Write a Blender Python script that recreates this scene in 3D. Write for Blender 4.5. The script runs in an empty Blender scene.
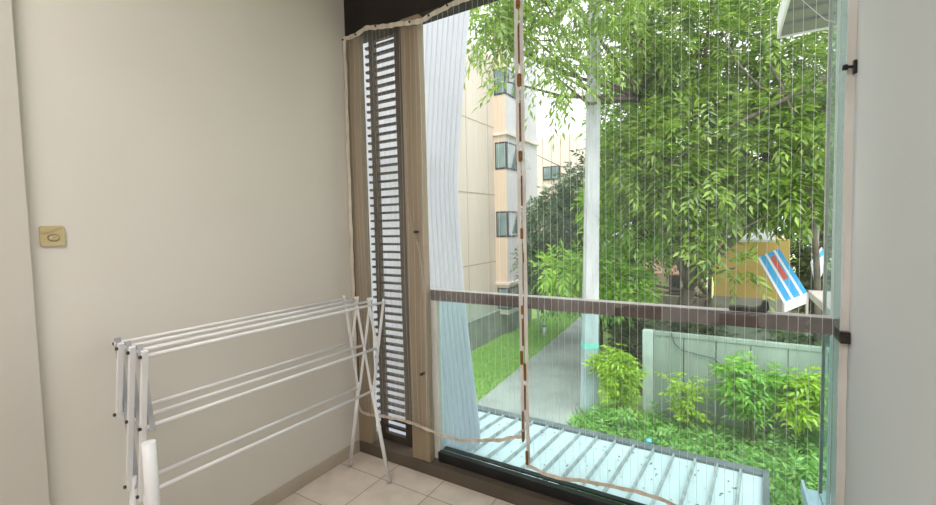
import bpy, bmesh, math, random
import numpy as np
from mathutils import Vector, Matrix

random.seed(7)
RNG = np.random.default_rng(11)
scene = bpy.context.scene
COL = scene.collection
PI = math.pi

# ------------------------------------------------------------------ camera
FPX, SHY = 432.0, -4.39
YAW, PITCH, ROLL = 0.5415, 0.0535, -0.0221
CAM = np.array([2.0423, -1.9728, 1.45])
_cy, _sy = math.cos(YAW), math.sin(YAW)
FW = np.array([-_sy*math.cos(PITCH), _cy*math.cos(PITCH), -math.sin(PITCH)])
_r0 = np.array([_cy, _sy, 0.0]); _u0 = np.cross(_r0, FW)
RT = math.cos(ROLL)*_r0 + math.sin(ROLL)*_u0
UP = -math.sin(ROLL)*_r0 + math.cos(ROLL)*_u0

def ray(x, y): return FW + RT*(x-468)/FPX - UP*(y-252.5-SHY)/FPX
def on(x, y, ax, val):
    d = ray(x, y); return CAM + d*(val-CAM[ax])/d[ax]
def at(x, y, t): return CAM + ray(x, y)*t

cd = bpy.data.cameras.new('camera'); cam = bpy.data.objects.new('camera', cd); COL.objects.link(cam)
cd.sensor_fit = 'HORIZONTAL'; cd.sensor_width = 36; cd.lens = FPX/936*36; cd.shift_y = SHY/936
cd.clip_start = 0.02; cd.clip_end = 300
M = Matrix(((RT[0], UP[0], -FW[0], CAM[0]), (RT[1], UP[1], -FW[1], CAM[1]), (RT[2], UP[2], -FW[2], CAM[2]), (0, 0, 0, 1)))
cam.matrix_world = M
scene.camera = cam

# ------------------------------------------------------------------ materials
def srgb(r, g, b):
    f = lambda c: (c/255/12.92) if c/255 <= .04045 else ((c/255+.055)/1.055)**2.4
    return (f(r), f(g), f(b), 1)

def newmat(name):
    m = bpy.data.materials.new(name); m.use_nodes = True
    nt = m.node_tree; nt.nodes.clear()
    out = nt.nodes.new('ShaderNodeOutputMaterial')
    return m, nt, out

def N(nt, t, **kw):
    n = nt.nodes.new(t)
    for k, v in kw.items():
        if k in n.inputs.keys() if isinstance(k, str) else False: n.inputs[k].default_value = v
        else: setattr(n, k, v)
    return n

def noise_col(nt, c1, c2, scale, detail=3, lo=.35, hi=.65, stretch=None, coord='Object'):
    tc = N(nt, 'ShaderNodeTexCoord'); nz = N(nt, 'ShaderNodeTexNoise'); nz.inputs['Scale'].default_value = scale; nz.inputs['Detail'].default_value = detail
    if stretch:
        mp = N(nt, 'ShaderNodeMapping'); mp.inputs['Scale'].default_value = stretch
        nt.links.new(tc.outputs[coord], mp.inputs[0]); nt.links.new(mp.outputs[0], nz.inputs['Vector'])
    else: nt.links.new(tc.outputs[coord], nz.inputs['Vector'])
    cr = N(nt, 'ShaderNodeValToRGB'); cr.color_ramp.elements[0].position = lo; cr.color_ramp.elements[1].position = hi
    cr.color_ramp.elements[0].color = c1; cr.color_ramp.elements[1].color = c2
    nt.links.new(nz.outputs['Fac'], cr.inputs[0])
    return cr.outputs[0], nz

def pmat(name, c1, c2=None, scale=4, rough=.6, metal=0, bump=0, bscale=60, lo=.35, hi=.65, stretch=None, spec=.4, detail=3):
    m, nt, out = newmat(name)
    b = N(nt, 'ShaderNodeBsdfPrincipled'); b.inputs['Roughness'].default_value = rough; b.inputs['Metallic'].default_value = metal
    b.inputs['Specular IOR Level'].default_value = spec
    col, nz = noise_col(nt, c1, c2 or c1, scale, detail, lo, hi, stretch)
    nt.links.new(col, b.inputs['Base Color'])
    if bump:
        tc = N(nt, 'ShaderNodeTexCoord'); z = N(nt, 'ShaderNodeTexNoise'); z.inputs['Scale'].default_value = bscale
        nt.links.new(tc.outputs['Object'], z.inputs['Vector'])
        bp = N(nt, 'ShaderNodeBump'); bp.inputs['Strength'].default_value = bump; bp.inputs['Distance'].default_value = .01
        nt.links.new(z.outputs['Fac'], bp.inputs['Height']); nt.links.new(bp.outputs[0], b.inputs['Normal'])
    nt.links.new(b.outputs[0], out.inputs[0])
    return m

def leafmat(name, ramp, transl=.45):
    m, nt, out = newmat(name)
    g = N(nt, 'ShaderNodeNewGeometry'); cr = N(nt, 'ShaderNodeValToRGB')
    e = cr.color_ramp.elements
    e[0].color = ramp[0]; e[1].color = ramp[-1]
    for i, c in enumerate(ramp[1:-1]): x = e.new((i+1)/(len(ramp)-1)); x.color = c
    nt.links.new(g.outputs['Random Per Island'], cr.inputs[0])
    d = N(nt, 'ShaderNodeBsdfDiffuse'); t = N(nt, 'ShaderNodeBsdfTranslucent'); gl = N(nt, 'ShaderNodeBsdfGlossy')
    gl.inputs['Roughness'].default_value = .45; gl.inputs['Color'].default_value = (.8, .85, .8, 1)
    nt.links.new(cr.outputs[0], d.inputs[0]); nt.links.new(cr.outputs[0], t.inputs[0])
    mx = N(nt, 'ShaderNodeMixShader'); mx.inputs[0].default_value = transl
    nt.links.new(d.outputs[0], mx.inputs[1]); nt.links.new(t.outputs[0], mx.inputs[2])
    m2 = N(nt, 'ShaderNodeMixShader'); m2.inputs[0].default_value = .06
    nt.links.new(mx.outputs[0], m2.inputs[1]); nt.links.new(gl.outputs[0], m2.inputs[2])
    nt.links.new(m2.outputs[0], out.inputs[0])
    return m

def glassmat(name, tint, refl=1.0):
    m, nt, out = newmat(name)
    tr = N(nt, 'ShaderNodeBsdfTransparent'); tr.inputs[0].default_value = tint
    gl = N(nt, 'ShaderNodeBsdfGlossy'); gl.inputs['Roughness'].default_value = .02
    fr = N(nt, 'ShaderNodeFresnel'); fr.inputs[0].default_value = 1.45
    mu = N(nt, 'ShaderNodeMath', operation='MULTIPLY'); mu.inputs[1].default_value = refl
    nt.links.new(fr.outputs[0], mu.inputs[0])
    mx = N(nt, 'ShaderNodeMixShader')
    nt.links.new(mu.outputs[0], mx.inputs[0]); nt.links.new(tr.outputs[0], mx.inputs[1]); nt.links.new(gl.outputs[0], mx.inputs[2])
    nt.links.new(mx.outputs[0], out.inputs[0])
    return m

def hazeglass(name, tint, col, haze):
    """rain-spotted glass: tinted, with a pale scatter layer and small drops"""
    m, nt, out = newmat(name)
    tr = N(nt, 'ShaderNodeBsdfTransparent'); tr.inputs[0].default_value = tint
    d = N(nt, 'ShaderNodeBsdfDiffuse'); d.inputs[0].default_value = col
    t = N(nt, 'ShaderNodeBsdfTranslucent'); t.inputs[0].default_value = col
    dt = N(nt, 'ShaderNodeMixShader'); dt.inputs[0].default_value = .5
    nt.links.new(d.outputs[0], dt.inputs[1]); nt.links.new(t.outputs[0], dt.inputs[2])
    tc = N(nt, 'ShaderNodeTexCoord'); vo = N(nt, 'ShaderNodeTexVoronoi'); vo.inputs['Scale'].default_value = 38
    cr = N(nt, 'ShaderNodeValToRGB'); cr.color_ramp.elements[0].position = .10; cr.color_ramp.elements[1].position = .16
    cr.color_ramp.elements[0].color = (haze+.4,)*3+(1,); cr.color_ramp.elements[1].color = (haze,)*3+(1,)
    nt.links.new(tc.outputs['Object'], vo.inputs['Vector']); nt.links.new(vo.outputs['Distance'], cr.inputs[0])
    mx = N(nt, 'ShaderNodeMixShader')
    nt.links.new(cr.outputs[0], mx.inputs[0]); nt.links.new(tr.outputs[0], mx.inputs[1]); nt.links.new(dt.outputs[0], mx.inputs[2])
    nt.links.new(mx.outputs[0], out.inputs[0])
    return m

def sheer(name, col, fmin, fmax, scale=(6, 6, 1.2), transl=.5):
    """translucent plastic: mostly clear with cloudy streaks"""
    m, nt, out = newmat(name)
    tr = N(nt, 'ShaderNodeBsdfTransparent')
    d = N(nt, 'ShaderNodeBsdfDiffuse'); d.inputs[0].default_value = col
    t = N(nt, 'ShaderNodeBsdfTranslucent'); t.inputs[0].default_value = col
    m1 = N(nt, 'ShaderNodeMixShader'); m1.inputs[0].default_value = transl
    nt.links.new(d.outputs[0], m1.inputs[1]); nt.links.new(t.outputs[0], m1.inputs[2])
    tc = N(nt, 'ShaderNodeTexCoord'); mp = N(nt, 'ShaderNodeMapping'); mp.inputs['Scale'].default_value = scale
    nz = N(nt, 'ShaderNodeTexNoise'); nz.inputs['Scale'].default_value = 1.0; nz.inputs['Detail'].default_value = 4
    mr = N(nt, 'ShaderNodeMapRange'); mr.inputs['From Min'].default_value = .3; mr.inputs['From Max'].default_value = .72
    mr.inputs['To Min'].default_value = fmin; mr.inputs['To Max'].default_value = fmax
    nt.links.new(tc.outputs['Object'], mp.inputs[0]); nt.links.new(mp.outputs[0], nz.inputs['Vector']); nt.links.new(nz.outputs['Fac'], mr.inputs[0])
    mx = N(nt, 'ShaderNodeMixShader')
    nt.links.new(mr.outputs[0], mx.inputs[0]); nt.links.new(tr.outputs[0], mx.inputs[1]); nt.links.new(m1.outputs[0], mx.inputs[2])
    nt.links.new(mx.outputs[0], out.inputs[0])
    return m

def tilemat(name):
    m, nt, out = newmat(name)
    b = N(nt, 'ShaderNodeBsdfPrincipled'); b.inputs['Roughness'].default_value = .35
    tc = N(nt, 'ShaderNodeTexCoord'); mp = N(nt, 'ShaderNodeMapping'); mp.inputs['Location'].default_value = (-.007, .173, 0)
    br = N(nt, 'ShaderNodeTexBrick'); br.offset = 0; br.squash = 1
    br.inputs['Scale'].default_value = 1; br.inputs['Brick Width'].default_value = .333; br.inputs['Row Height'].default_value = .333
    br.inputs['Mortar Size'].default_value = .0025; br.inputs['Mortar Smooth'].default_value = .2
    br.inputs['Color1'].default_value = srgb(226, 212, 198); br.inputs['Color2'].default_value = srgb(218, 203, 188); br.inputs['Mortar'].default_value = srgb(150, 132, 112)
    col, nz = noise_col(nt, (.88, .88, .88, 1), (1, 1, 1, 1), 9)
    mu = N(nt, 'ShaderNodeMix', data_type='RGBA', blend_type='MULTIPLY'); mu.inputs[0].default_value = 1
    nt.links.new(tc.outputs['Object'], mp.inputs[0]); nt.links.new(mp.outputs[0], br.inputs['Vector'])
    nt.links.new(br.outputs['Color'], mu.inputs[6]); nt.links.new(col, mu.inputs[7]); nt.links.new(mu.outputs[2], b.inputs['Base Color'])
    bp = N(nt, 'ShaderNodeBump'); bp.inputs['Strength'].default_value = .3; bp.inputs['Distance'].default_value = -.003
    nt.links.new(br.outputs['Fac'], bp.inputs['Height']); nt.links.new(bp.outputs[0], b.inputs['Normal'])
    nt.links.new(b.outputs[0], out.inputs[0])
    return m

MT = {
 'wall': pmat('wall_paint', srgb(213, 207, 197), srgb(218, 212, 203), 1.2, .75, bump=.04, bscale=220),
 'rwall': pmat('wall_paint_grey', srgb(204, 207, 209), srgb(209, 212, 214), 1.2, .6, bump=.03, bscale=220),
 'pier': pmat('pier_paint_shaded', srgb(196, 190, 181), srgb(201, 195, 186), 1.2, .75),  # wall colour darkened to paint in the weaker light on the pier
 'ceil': pmat('ceiling_paint', srgb(232, 230, 225), rough=.85),
 'column': pmat('column_paint', srgb(146, 129, 106), srgb(158, 141, 117), 3, .6, stretch=(5, 5, .6)),
 'lintel': pmat('dark_brown_paint', srgb(30, 23, 18), srgb(36, 28, 22), 3, .7),
 'kerb': pmat('brown_grey_tile', srgb(86, 76, 66), srgb(98, 87, 76), 5, .5),
 'base': pmat('taupe_tile', srgb(176, 163, 146), srgb(186, 173, 156), 6, .45),
 'tile': tilemat('floor_tile'),
 'black': pmat('black_metal', srgb(26, 26, 27), srgb(36, 35, 35), 12, .4),
 'louver': pmat('dark_brown_metal', srgb(62, 52, 46), srgb(74, 63, 56), 8, .5),
 'rail': pmat('brown_rail_paint', srgb(70, 52, 46), srgb(84, 64, 57), 14, .5, stretch=(.4, 3, 3)),
 'white_alu': pmat('white_aluminium', srgb(232, 230, 226), srgb(222, 219, 214), 9, .4),
 'rack': pmat('white_enamel', srgb(236, 235, 236), srgb(228, 227, 228), 7, .35, spec=.5),
 'rack_grey': pmat('grey_enamel_bar_shade', srgb(178, 177, 181), srgb(168, 166, 170), 7, .4),  # grey foot caps; also shade painted into the near inner bars
 'bolt': pmat('dark_bolt', srgb(58, 54, 50), srgb(80, 74, 68), 40, .4, .7),
 'plate': pmat('tan_plastic', srgb(196, 180, 136), srgb(188, 171, 126), 14, .4),
 'rocker': pmat('tan_rocker', srgb(178, 162, 116), srgb(186, 170, 124), 20, .25, spec=.7),
 'tape': pmat('cream_tape', srgb(222, 212, 198), srgb(200, 187, 170), 9, .6, stretch=(3, 1, 1)),
 'tape_w': pmat('white_tape', srgb(228, 225, 221), srgb(212, 206, 200), 7, .6, stretch=(1, 1, .5)),
 'rust': pmat('brown_stain', srgb(96, 70, 48), srgb(140, 106, 72), 60, .8),
 'orange': pmat('amber_pad', srgb(150, 104, 48), srgb(104, 74, 42), 90, .7),
 'thread': pmat('white_thread', srgb(235, 238, 238), rough=.5),
 'roof': pmat('white_metal_roof', srgb(222, 229, 232), srgb(212, 220, 224), 4, .45, stretch=(1, .5, 1)),
 'seam': pmat('shaded_seam', srgb(150, 154, 154), srgb(190, 194, 194), 12, .6),  # shadow along the ribs is put into this grey
 'gutter': pmat('grey_gutter', srgb(104, 108, 110), srgb(122, 126, 128), 8, .55),
 'litter': pmat('dry_leaf', srgb(70, 66, 50), srgb(96, 84, 62), 40, .9),
 'pole': pmat('white_concrete', srgb(190, 195, 200), srgb(162, 167, 173), 3, .8, bump=.1, bscale=30, stretch=(1, 1, .3)),
 'teal': pmat('teal_band', srgb(120, 200, 190), srgb(135, 210, 200), 20, .6),
 'path': pmat('concrete_path', srgb(182, 178, 174), srgb(152, 149, 145), .9, .9, bump=.2, bscale=20, detail=8),
 'soil': pmat('grassy_soil', srgb(140, 158, 88), srgb(168, 190, 108), 2.5, .95, detail=8),
 'fence': pmat('grey_green_concrete', srgb(168, 172, 160), srgb(138, 144, 132), 1.3, .85, detail=8, stretch=(1, 1, .35)),
 'fence_w': pmat('white_post', srgb(200, 203, 196), srgb(180, 183, 176), 3, .8),
 'bark': pmat('grey_bark', srgb(104, 98, 86), srgb(78, 72, 62), 7, .9, bump=.4, bscale=25),
 'darkbark': pmat('dark_bark', srgb(78, 70, 58), srgb(58, 52, 44), 7, .9),
 'stem': pmat('green_stem', srgb(96, 108, 56), srgb(110, 120, 66), 7, .8),
 'bbeige': pmat('beige_cladding', srgb(219, 210, 200), srgb(211, 201, 190), .5, .7, stretch=(1, 1, .2)),
 'btan': pmat('tan_cladding', srgb(211, 193, 174), srgb(204, 186, 166), .5, .7),
 'bgrey': pmat('pale_grey_cladding', srgb(206, 207, 212), srgb(196, 197, 203), .4, .7),
 'joint': pmat('joint', srgb(176, 158, 138), rough=.9),
 'bframe': pmat('window_frame_dark', srgb(50, 54, 58), rough=.5),
 'bglass': pmat('window_pane', srgb(92, 114, 116), srgb(146, 168, 168), .8, .08, spec=.9),
 'yellow': pmat('yellow_render', srgb(212, 180, 110), srgb(200, 168, 98), .8, .8),
 'blue': pmat('blue_canvas', srgb(46, 158, 222), srgb(70, 176, 230), 2, .6),
 'wcanvas': pmat('white_canvas', srgb(236, 240, 244), srgb(222, 228, 234), 2, .6),
 'red': pmat('red_canvas', srgb(206, 92, 70), rough=.6),
 'house': pmat('pale_house', srgb(232, 222, 212), srgb(224, 212, 204), .6, .8),
 'pink': pmat('pink_awning', srgb(226, 176, 160), rough=.7),
 'car': pmat('dark_glass', srgb(60, 64, 70), rough=.1),
 'conc': pmat('grey_concrete', srgb(168, 164, 158), srgb(150, 147, 141), 2, .85),
 'canopy': pmat('pale_metal_fascia', srgb(226, 228, 230), srgb(216, 218, 220), 3, .5),
 'soffit': pmat('grey_soffit', srgb(128, 130, 128), srgb(116, 118, 116), 3, .6),
 'tray': pmat('blue_grey_metal', srgb(158, 172, 180), srgb(142, 156, 164), 5, .5),
 'pblue': pmat('blue_label', srgb(120, 190, 215), rough=.5),
 'glass': glassmat('tinted_glass', (.83, .955, .955, 1), .8),
 'fin': hazeglass('fin_glass', (.90, .95, .94, 1), srgb(214, 230, 226), .20),
 'pet': glassmat('clear_plastic', (.8, .9, .93, 1), 1.0),
 'film': sheer('sheer_film', srgb(240, 243, 243), .02, .09),
 'film2': sheer('cloudy_film', srgb(225, 218, 208), .06, .26, (4, 4, .5)),
 'wrap_top': sheer('skylit_wrap', srgb(238, 236, 234), .7, .9, (20, 8, 8), .2),  # film whitened on the rail top to paint in sky light
 'wrap': sheer('wrap_film', srgb(186, 180, 177), .28, .46, (20, 8, 8), .2),
 'leafA': leafmat('leaf_bright', [srgb(74, 110, 34), srgb(116, 152, 48), srgb(156, 186, 70), srgb(92, 132, 42)]),
 'leafB': leafmat('leaf_light', [srgb(104, 140, 46), srgb(148, 180, 72), srgb(126, 160, 58)]),
 'leafC': leafmat('leaf_dark', [srgb(66, 96, 66), srgb(86, 120, 82), srgb(110, 142, 100)], .3),
 'leafD': leafmat('leaf_fresh', [srgb(104, 160, 48), srgb(146, 196, 64), srgb(176, 216, 86)]),
 'leafE': leafmat('leaf_olive', [srgb(54, 74, 34), srgb(80, 100, 46), srgb(104, 122, 60)], .35),
 'leafY': leafmat('leaf_yellow_green', [srgb(150, 186, 36), srgb(190, 216, 60), srgb(206, 226, 84)]),
 'weed': leafmat('weed_leaf', [srgb(98, 150, 62), srgb(142, 190, 86), srgb(176, 214, 112), srgb(118, 168, 74)]),
 'grass': leafmat('grass_blade', [srgb(158, 196, 96), srgb(184, 216, 120), srgb(202, 226, 144)]),
}

# translucent ribbed sheet
def sheetmat():
    m, nt, out = newmat('white_translucent_sheet')
    d = N(nt, 'ShaderNodeBsdfDiffuse'); t = N(nt, 'ShaderNodeBsdfTranslucent')
    c, _ = noise_col(nt, srgb(221, 223, 230), srgb(227, 229, 235), 2)
    nt.links.new(c, d.inputs[0]); nt.links.new(c, t.inputs[0])
    mx = N(nt, 'ShaderNodeMixShader'); mx.inputs[0].default_value = .68
    nt.links.new(d.outputs[0], mx.inputs[1]); nt.links.new(t.outputs[0], mx.inputs[2]); nt.links.new(mx.outputs[0], out.inputs[0])
    return m
MT['sheet'] = sheetmat()

def emitmat(name, col, s):
    m, nt, out = newmat(name)
    e = N(nt, 'ShaderNodeEmission'); e.inputs[0].default_value = col; e.inputs[1].default_value = s
    nt.links.new(e.outputs[0], out.inputs[0]); return m

# ------------------------------------------------------------------ mesh helpers
class MB:
    def __init__(s): s.v = []; s.f = []; s.sm = []
    def add(s, verts, faces, smooth=False):
        b = len(s.v); s.v += [tuple(map(float, v)) for v in verts]; s.f += [tuple(i+b for i in f) for f in faces]; s.sm += [smooth]*len(faces); return s
    def box(s, lo, hi):
        (a, b, c), (d, e, f) = lo, hi
        s.add([(a,b,c),(d,b,c),(d,e,c),(a,e,c),(a,b,f),(d,b,f),(d,e,f),(a,e,f)],
              [(0,3,2,1),(4,5,6,7),(0,1,5,4),(1,2,6,5),(2,3,7,6),(3,0,4,7)]); return s
    def obox(s, c, ax, ay, az, sx, sy, sz):
        """box centred at c with unit axes and full sizes"""
        c = np.array(c, float); ax, ay, az = [np.array(a, float)/np.linalg.norm(a) for a in (ax, ay, az)]
        P = [c+ax*i*sx/2+ay*j*sy/2+az*k*sz/2 for k in (-1,1) for (i,j) in ((-1,-1),(1,-1),(1,1),(-1,1))]
        s.add(P, [(0,3,2,1),(4,5,6,7),(0,1,5,4),(1,2,6,5),(2,3,7,6),(3,0,4,7)]); return s
    def bar(s, a, b, w, d, wdir):
        """flat bar from a to b, width w along wdir, depth d across"""
        a = np.array(a, float); b = np.array(b, float); z = b-a; L = np.linalg.norm(z); z /= L
        x = np.array(wdir, float); x -= z*(x@z); x /= np.linalg.norm(x); y = np.cross(z, x)
        return s.obox((a+b)/2, x, y, z, w, d, L)
    def tube(s, pts, r, n=10, caps=True):
        pts = [np.array(p, float) for p in pts]; m = len(pts)
        rs = r if hasattr(r, '__len__') else [r]*m
        V = []; F = []
        prev = None
        for i, p in enumerate(pts):
            t = pts[min(i+1, m-1)]-pts[max(i-1, 0)]; t = t/ (np.linalg.norm(t)+1e-12)
            if prev is None:
                h = np.array([0,0,1.]) if abs(t[2]) < .9 else np.array([1.,0,0]); x = np.cross(h, t)
            else: x = prev - t*(prev@t)
            x /= np.linalg.norm(x)+1e-12; prev = x; y = np.cross(t, x)
            for k in range(n):
                a = 2*PI*k/n; V.append(p+rs[i]*(x*math.cos(a)+y*math.sin(a)))
        for i in range(m-1):
            for k in range(n):
                F.append((i*n+k, i*n+(k+1)%n, (i+1)*n+(k+1)%n, (i+1)*n+k))
        b = len(s.v); s.add(V, F, True)
        if caps:
            s.f.append(tuple(b+k for k in reversed(range(n)))); s.sm.append(False)
            s.f.append(tuple(b+(m-1)*n+k for k in range(n))); s.sm.append(False)
        return s
    def prism(s, poly, dirv):
        n = len(poly); d = np.array(dirv, float); P = [np.array(p, float) for p in poly]
        s.add(P+[p+d for p in P], [tuple(range(n))[::-1], tuple(range(n, 2*n))]+[(i, (i+1)%n, n+(i+1)%n, n+i) for i in range(n)]); return s
    def build(s, name, mat, parent=None, bevel=0, fix=True):
        me = bpy.data.meshes.new(name); me.from_pydata(s.v, [], s.f)
        me.polygons.foreach_set('use_smooth', s.sm)
        if fix:
            bm = bmesh.new(); bm.from_mesh(me); bmesh.ops.recalc_face_normals(bm, faces=bm.faces); bm.to_mesh(me); bm.free()
        o = bpy.data.objects.new(name, me); COL.objects.link(o)
        for mm in (mat if isinstance(mat, list) else [mat]): me.materials.append(MT[mm] if isinstance(mm, str) else mm)
        if parent is not None:
            o.parent = parent
            o.matrix_parent_inverse = parent_inv(parent)
        if bevel:
            b = o.modifiers.new('bevel', 'BEVEL'); b.width = bevel; b.segments = 2; b.limit_method = 'ANGLE'
        return o

def wmat(o):
    m = Matrix.LocRotScale(o.location, o.rotation_euler, o.scale)
    return wmat(o.parent) @ o.matrix_parent_inverse @ m if o.parent else m
def parent_inv(p): return wmat(p).inverted()

def tag(o, label=None, cat=None, group=None, kind=None):
    if label: o['label'] = label
    if cat: o['category'] = cat
    if group: o['group'] = group
    if kind: o['kind'] = kind
    return o
def thing(name, loc, label, cat, group=None):
    o = bpy.data.objects.new(name, None); o.empty_display_size = .1; COL.objects.link(o); o.location = tuple(map(float, loc))
    return tag(o, label, cat, group)
def struct(o, label=None, cat=None):
    o['kind'] = 'structure'
    return tag(o, label, cat)

# ------------------------------------------------------------------ room shell
W = 2.408; BACK = -4.2; CEIL = 3.05
struct(MB().box((-.2, BACK-.2, -.2), (W+.2, .0, 0)).build('floor', 'tile'), 'beige square floor tiles with thin brown grout lines', 'floor')
struct(MB().box((-.2, BACK-.2, -.2), (0, .06, CEIL)).build('wall_left', 'wall'), 'long plain cream wall behind the drying rack', 'wall')
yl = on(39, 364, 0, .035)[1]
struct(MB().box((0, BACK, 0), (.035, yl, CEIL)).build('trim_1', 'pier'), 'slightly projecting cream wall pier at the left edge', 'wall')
struct(MB().box((W, BACK-.2, -.2), (W+.2, .30, CEIL+.2)).build('wall_right', 'rwall'), 'plain pale grey wall at the right', 'wall')
struct(MB().box((0, BACK-.2, 0), (W, BACK, CEIL)).build('wall_back', 'wall'), 'cream wall behind the viewer', 'wall')
struct(MB().box((-.2, BACK-.2, CEIL), (W, .12, CEIL+.2)).build('ceiling', 'ceil'), 'white ceiling of the balcony', 'ceiling')
struct(MB().box((0, yl, 0), (.012, 0, .072)).build('baseboard_left', 'base'), 'taupe tile skirting along the foot of the cream wall', 'baseboard')
# facade: left column, second column, dark lintel, kerb
struct(MB().box((-.2, 0, 0), (.106, .045, 2.62)).build('wall_front', 'column'), 'narrow brown column in the corner left of the louver', 'column')
struct(MB().box((.440, 0, 0), (.566, .045, 2.62)).build('wall_front', 'column'), 'brown column between the louver and the glass railing', 'column')
struct(MB().box((0, -.0, 2.62), (W, .12, CEIL)).build('trim_2', 'lintel'), 'dark brown lintel beam over the balcony opening', 'beam')
struct(MB().box((0.012, -.012, 0), (W, .14, .07)).build('trim_3', 'kerb'), 'dark taupe kerb under the balcony opening', 'kerb')
struct(MB().box((-.2, .0, -.9), (W+.2, .30, -.0)).build('trim_4', 'conc'), 'concrete slab edge below the balcony', 'slab')

# ------------------------------------------------------------------ added fill light panel (unseen, behind the viewpoint)
fill_light = thing('fill_panel', (1.2, -2.55, CEIL), 'added square fill light panel on the ceiling, unseen behind the viewer', 'fill_light')
MB().box((.55, -3.2, CEIL-.04), (1.85, -1.9, CEIL)).build('fill_base', 'white_alu', fill_light, .004)
LM = emitmat('fill_glow', (1, .97, .935, 1), 7.6)
MB().box((.58, -3.17, CEIL-.055), (1.82, -1.93, CEIL-.041)).build('diffuser', LM, fill_light)

# ------------------------------------------------------------------ louver
lv = thing('louver_screen', (.24, .10, .07), 'tall dark brown metal louver with horizontal slats between two brown columns', 'louver')
m = MB()
for (x0, x1) in ((.112, .152), (.318, .370)): m.box((x0, .085, .07), (x1, .115, 2.66))
m.box((.152, .085, .07), (.318, .115, .115)); m.box((.152, .085, 2.60), (.318, .115, 2.66))
m.build('frame', 'louver', lv)
m = MB()
z = .16
while z < 2.60:
    m.obox((.238, .102, z), (1, 0, 0), (0, 1, 0), (0, 0, 1), .325, .024, .014); z += .0492
m.build('slats', 'louver', lv)

# ------------------------------------------------------------------ railing
RY = .08
rl = thing('balcony_railing', (1.48, RY, .07), 'glass balcony railing with brown top rail and white end post', 'railing')
X0, X1 = .515, 2.40
tr_ = MB().box((X0-.0, RY-.028, 1.018), (X1, RY+.028, 1.076)).build('top_rail', 'rail', rl, .004)
# cling film still wrapped over the rail, torn open in three places
m = MB(); holes = [(.93, 1.12, .0), (1.60, 1.80, .1), (1.99, 2.17, .2)]
nx = 340; xs = np.linspace(X0, X1, nx); yf = RY-.0305
hr = np.random.default_rng(3); jag = hr.normal(0, .003, nx)
for i in range(nx-1):
    a, b = xs[i], xs[i+1]; lo = 1.016; hi = 1.079
    for (h0, h1, ph) in holes:
        c = (a+b)/2
        if h0 < c < h1:
            u = (c-h0)/(h1-h0); cover = .022*abs(math.sin(u*7+ph*9))*(.5+.5*math.cos(u*3)) + jag[i]
            lo = 1.078-max(.002, min(.02, cover)) if ph != .2 else 1.016+(hi-1.016)*(.15 if u < .15 or u > .88 else .78)+jag[i]
    m.add([(a, yf, lo), (b, yf, lo), (b, yf, hi), (a, yf, hi)], [(0, 1, 2, 3)])
    m.add([(a, yf, 1.079), (b, yf, 1.079), (b, RY+.028, 1.079), (a, RY+.028, 1.079)], [(0, 1, 2, 3)])
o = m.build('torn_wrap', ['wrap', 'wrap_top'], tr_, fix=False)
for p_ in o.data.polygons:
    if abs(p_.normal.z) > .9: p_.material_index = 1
if True: pass; o['label'] = 'cloudy torn plastic wrap over the brown top rail'
MB().box((.596, RY-.006, .12), (2.385, RY+.006, 1.018)).build('glass_panel', 'glass', rl)
MB().box((.556, RY-.022, .07), (.597, RY+.022, 1.018)).build('end_post', 'white_alu', rl, .002)
MB().box((.598, RY-.045, .078), (W-.002, RY-.008, .125)).box((.598, RY+.008, .078), (W-.002, RY+.04, .125)).box((.598, RY-.045, .07), (W-.002, RY+.04, .08)).build('bottom_channel', 'black', rl, .002)
MB().box((2.380, -.05, 1.012), (W-.001, RY-.030, 1.052)).box((2.376, -.056, 1.02), (2.40, -.048, 1.044)).build('wall_bracket', 'bolt', rl)

# black object lying on the rail
bx = thing('black_block', (2.115, RY, 1.0795), 'small black boot-shaped block lying on top of the brown railing', 'block')
MB().box((2.05, RY-.022, 1.0795), (2.118, RY+.022, 1.098)).build('flat_block', 'black', bx, .004)
MB().prism([(2.120, RY-.02, 1.0795), (2.176, RY-.02, 1.0795), (2.186, RY-.02, 1.10), (2.182, RY-.02, 1.126), (2.164, RY-.02, 1.126), (2.158, RY-.02, 1.105), (2.140, RY-.02, 1.096), (2.120, RY-.02, 1.094)], (0, .04, 0)).build('upright_end', 'black', bx, .004)

# ------------------------------------------------------------------ side glass fin, hook, tray
fin = thing('glass_fin', (2.385, .2, .36), 'narrow greenish glass side screen beside the right wall', 'glass screen')
MB().box((2.379, .012, .30), (2.389, .265, 2.60)).build('pane', 'fin', fin)
MB().box((2.378, .265, .30), (2.390, .270, 2.60)).build('edge_strip', 'white_alu', fin)
P = on(850.5, 68, 1, -.03)
hk = thing('wall_hook', (2.40, -.03, P[2]), 'small black hook on the edge of the pale grey right wall', 'hook')
MB().box((2.398, -.045, P[2]-.022), (2.408, -.028, P[2]+.022)).build('back_plate', 'black', hk, .002)
MB().tube([(2.40, -.04, P[2]), (2.386, -.045, P[2]+.001), (2.375, -.047, P[2])], .005, 8).tube([(2.376, -.047, P[2]-.008), (2.376, -.047, P[2]+.008)], .008, 8).build('hook_arm', 'black', hk)
tz = -.32
ty = thing('metal_ledge', (2.6, 1.0, tz), 'blue grey metal ledge at the foot of the glass side screen', 'ledge')
MB().box((2.47, .302, tz-.05), (3.1, 1.50, tz)).build('top_sheet', 'tray', ty, .004)
MB().box((2.47, .302, tz), (2.485, 1.50, tz+.05)).box((2.56, .302, tz), (2.60, 1.50, tz+.012)).build('raised_lip', 'tray', ty)

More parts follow.
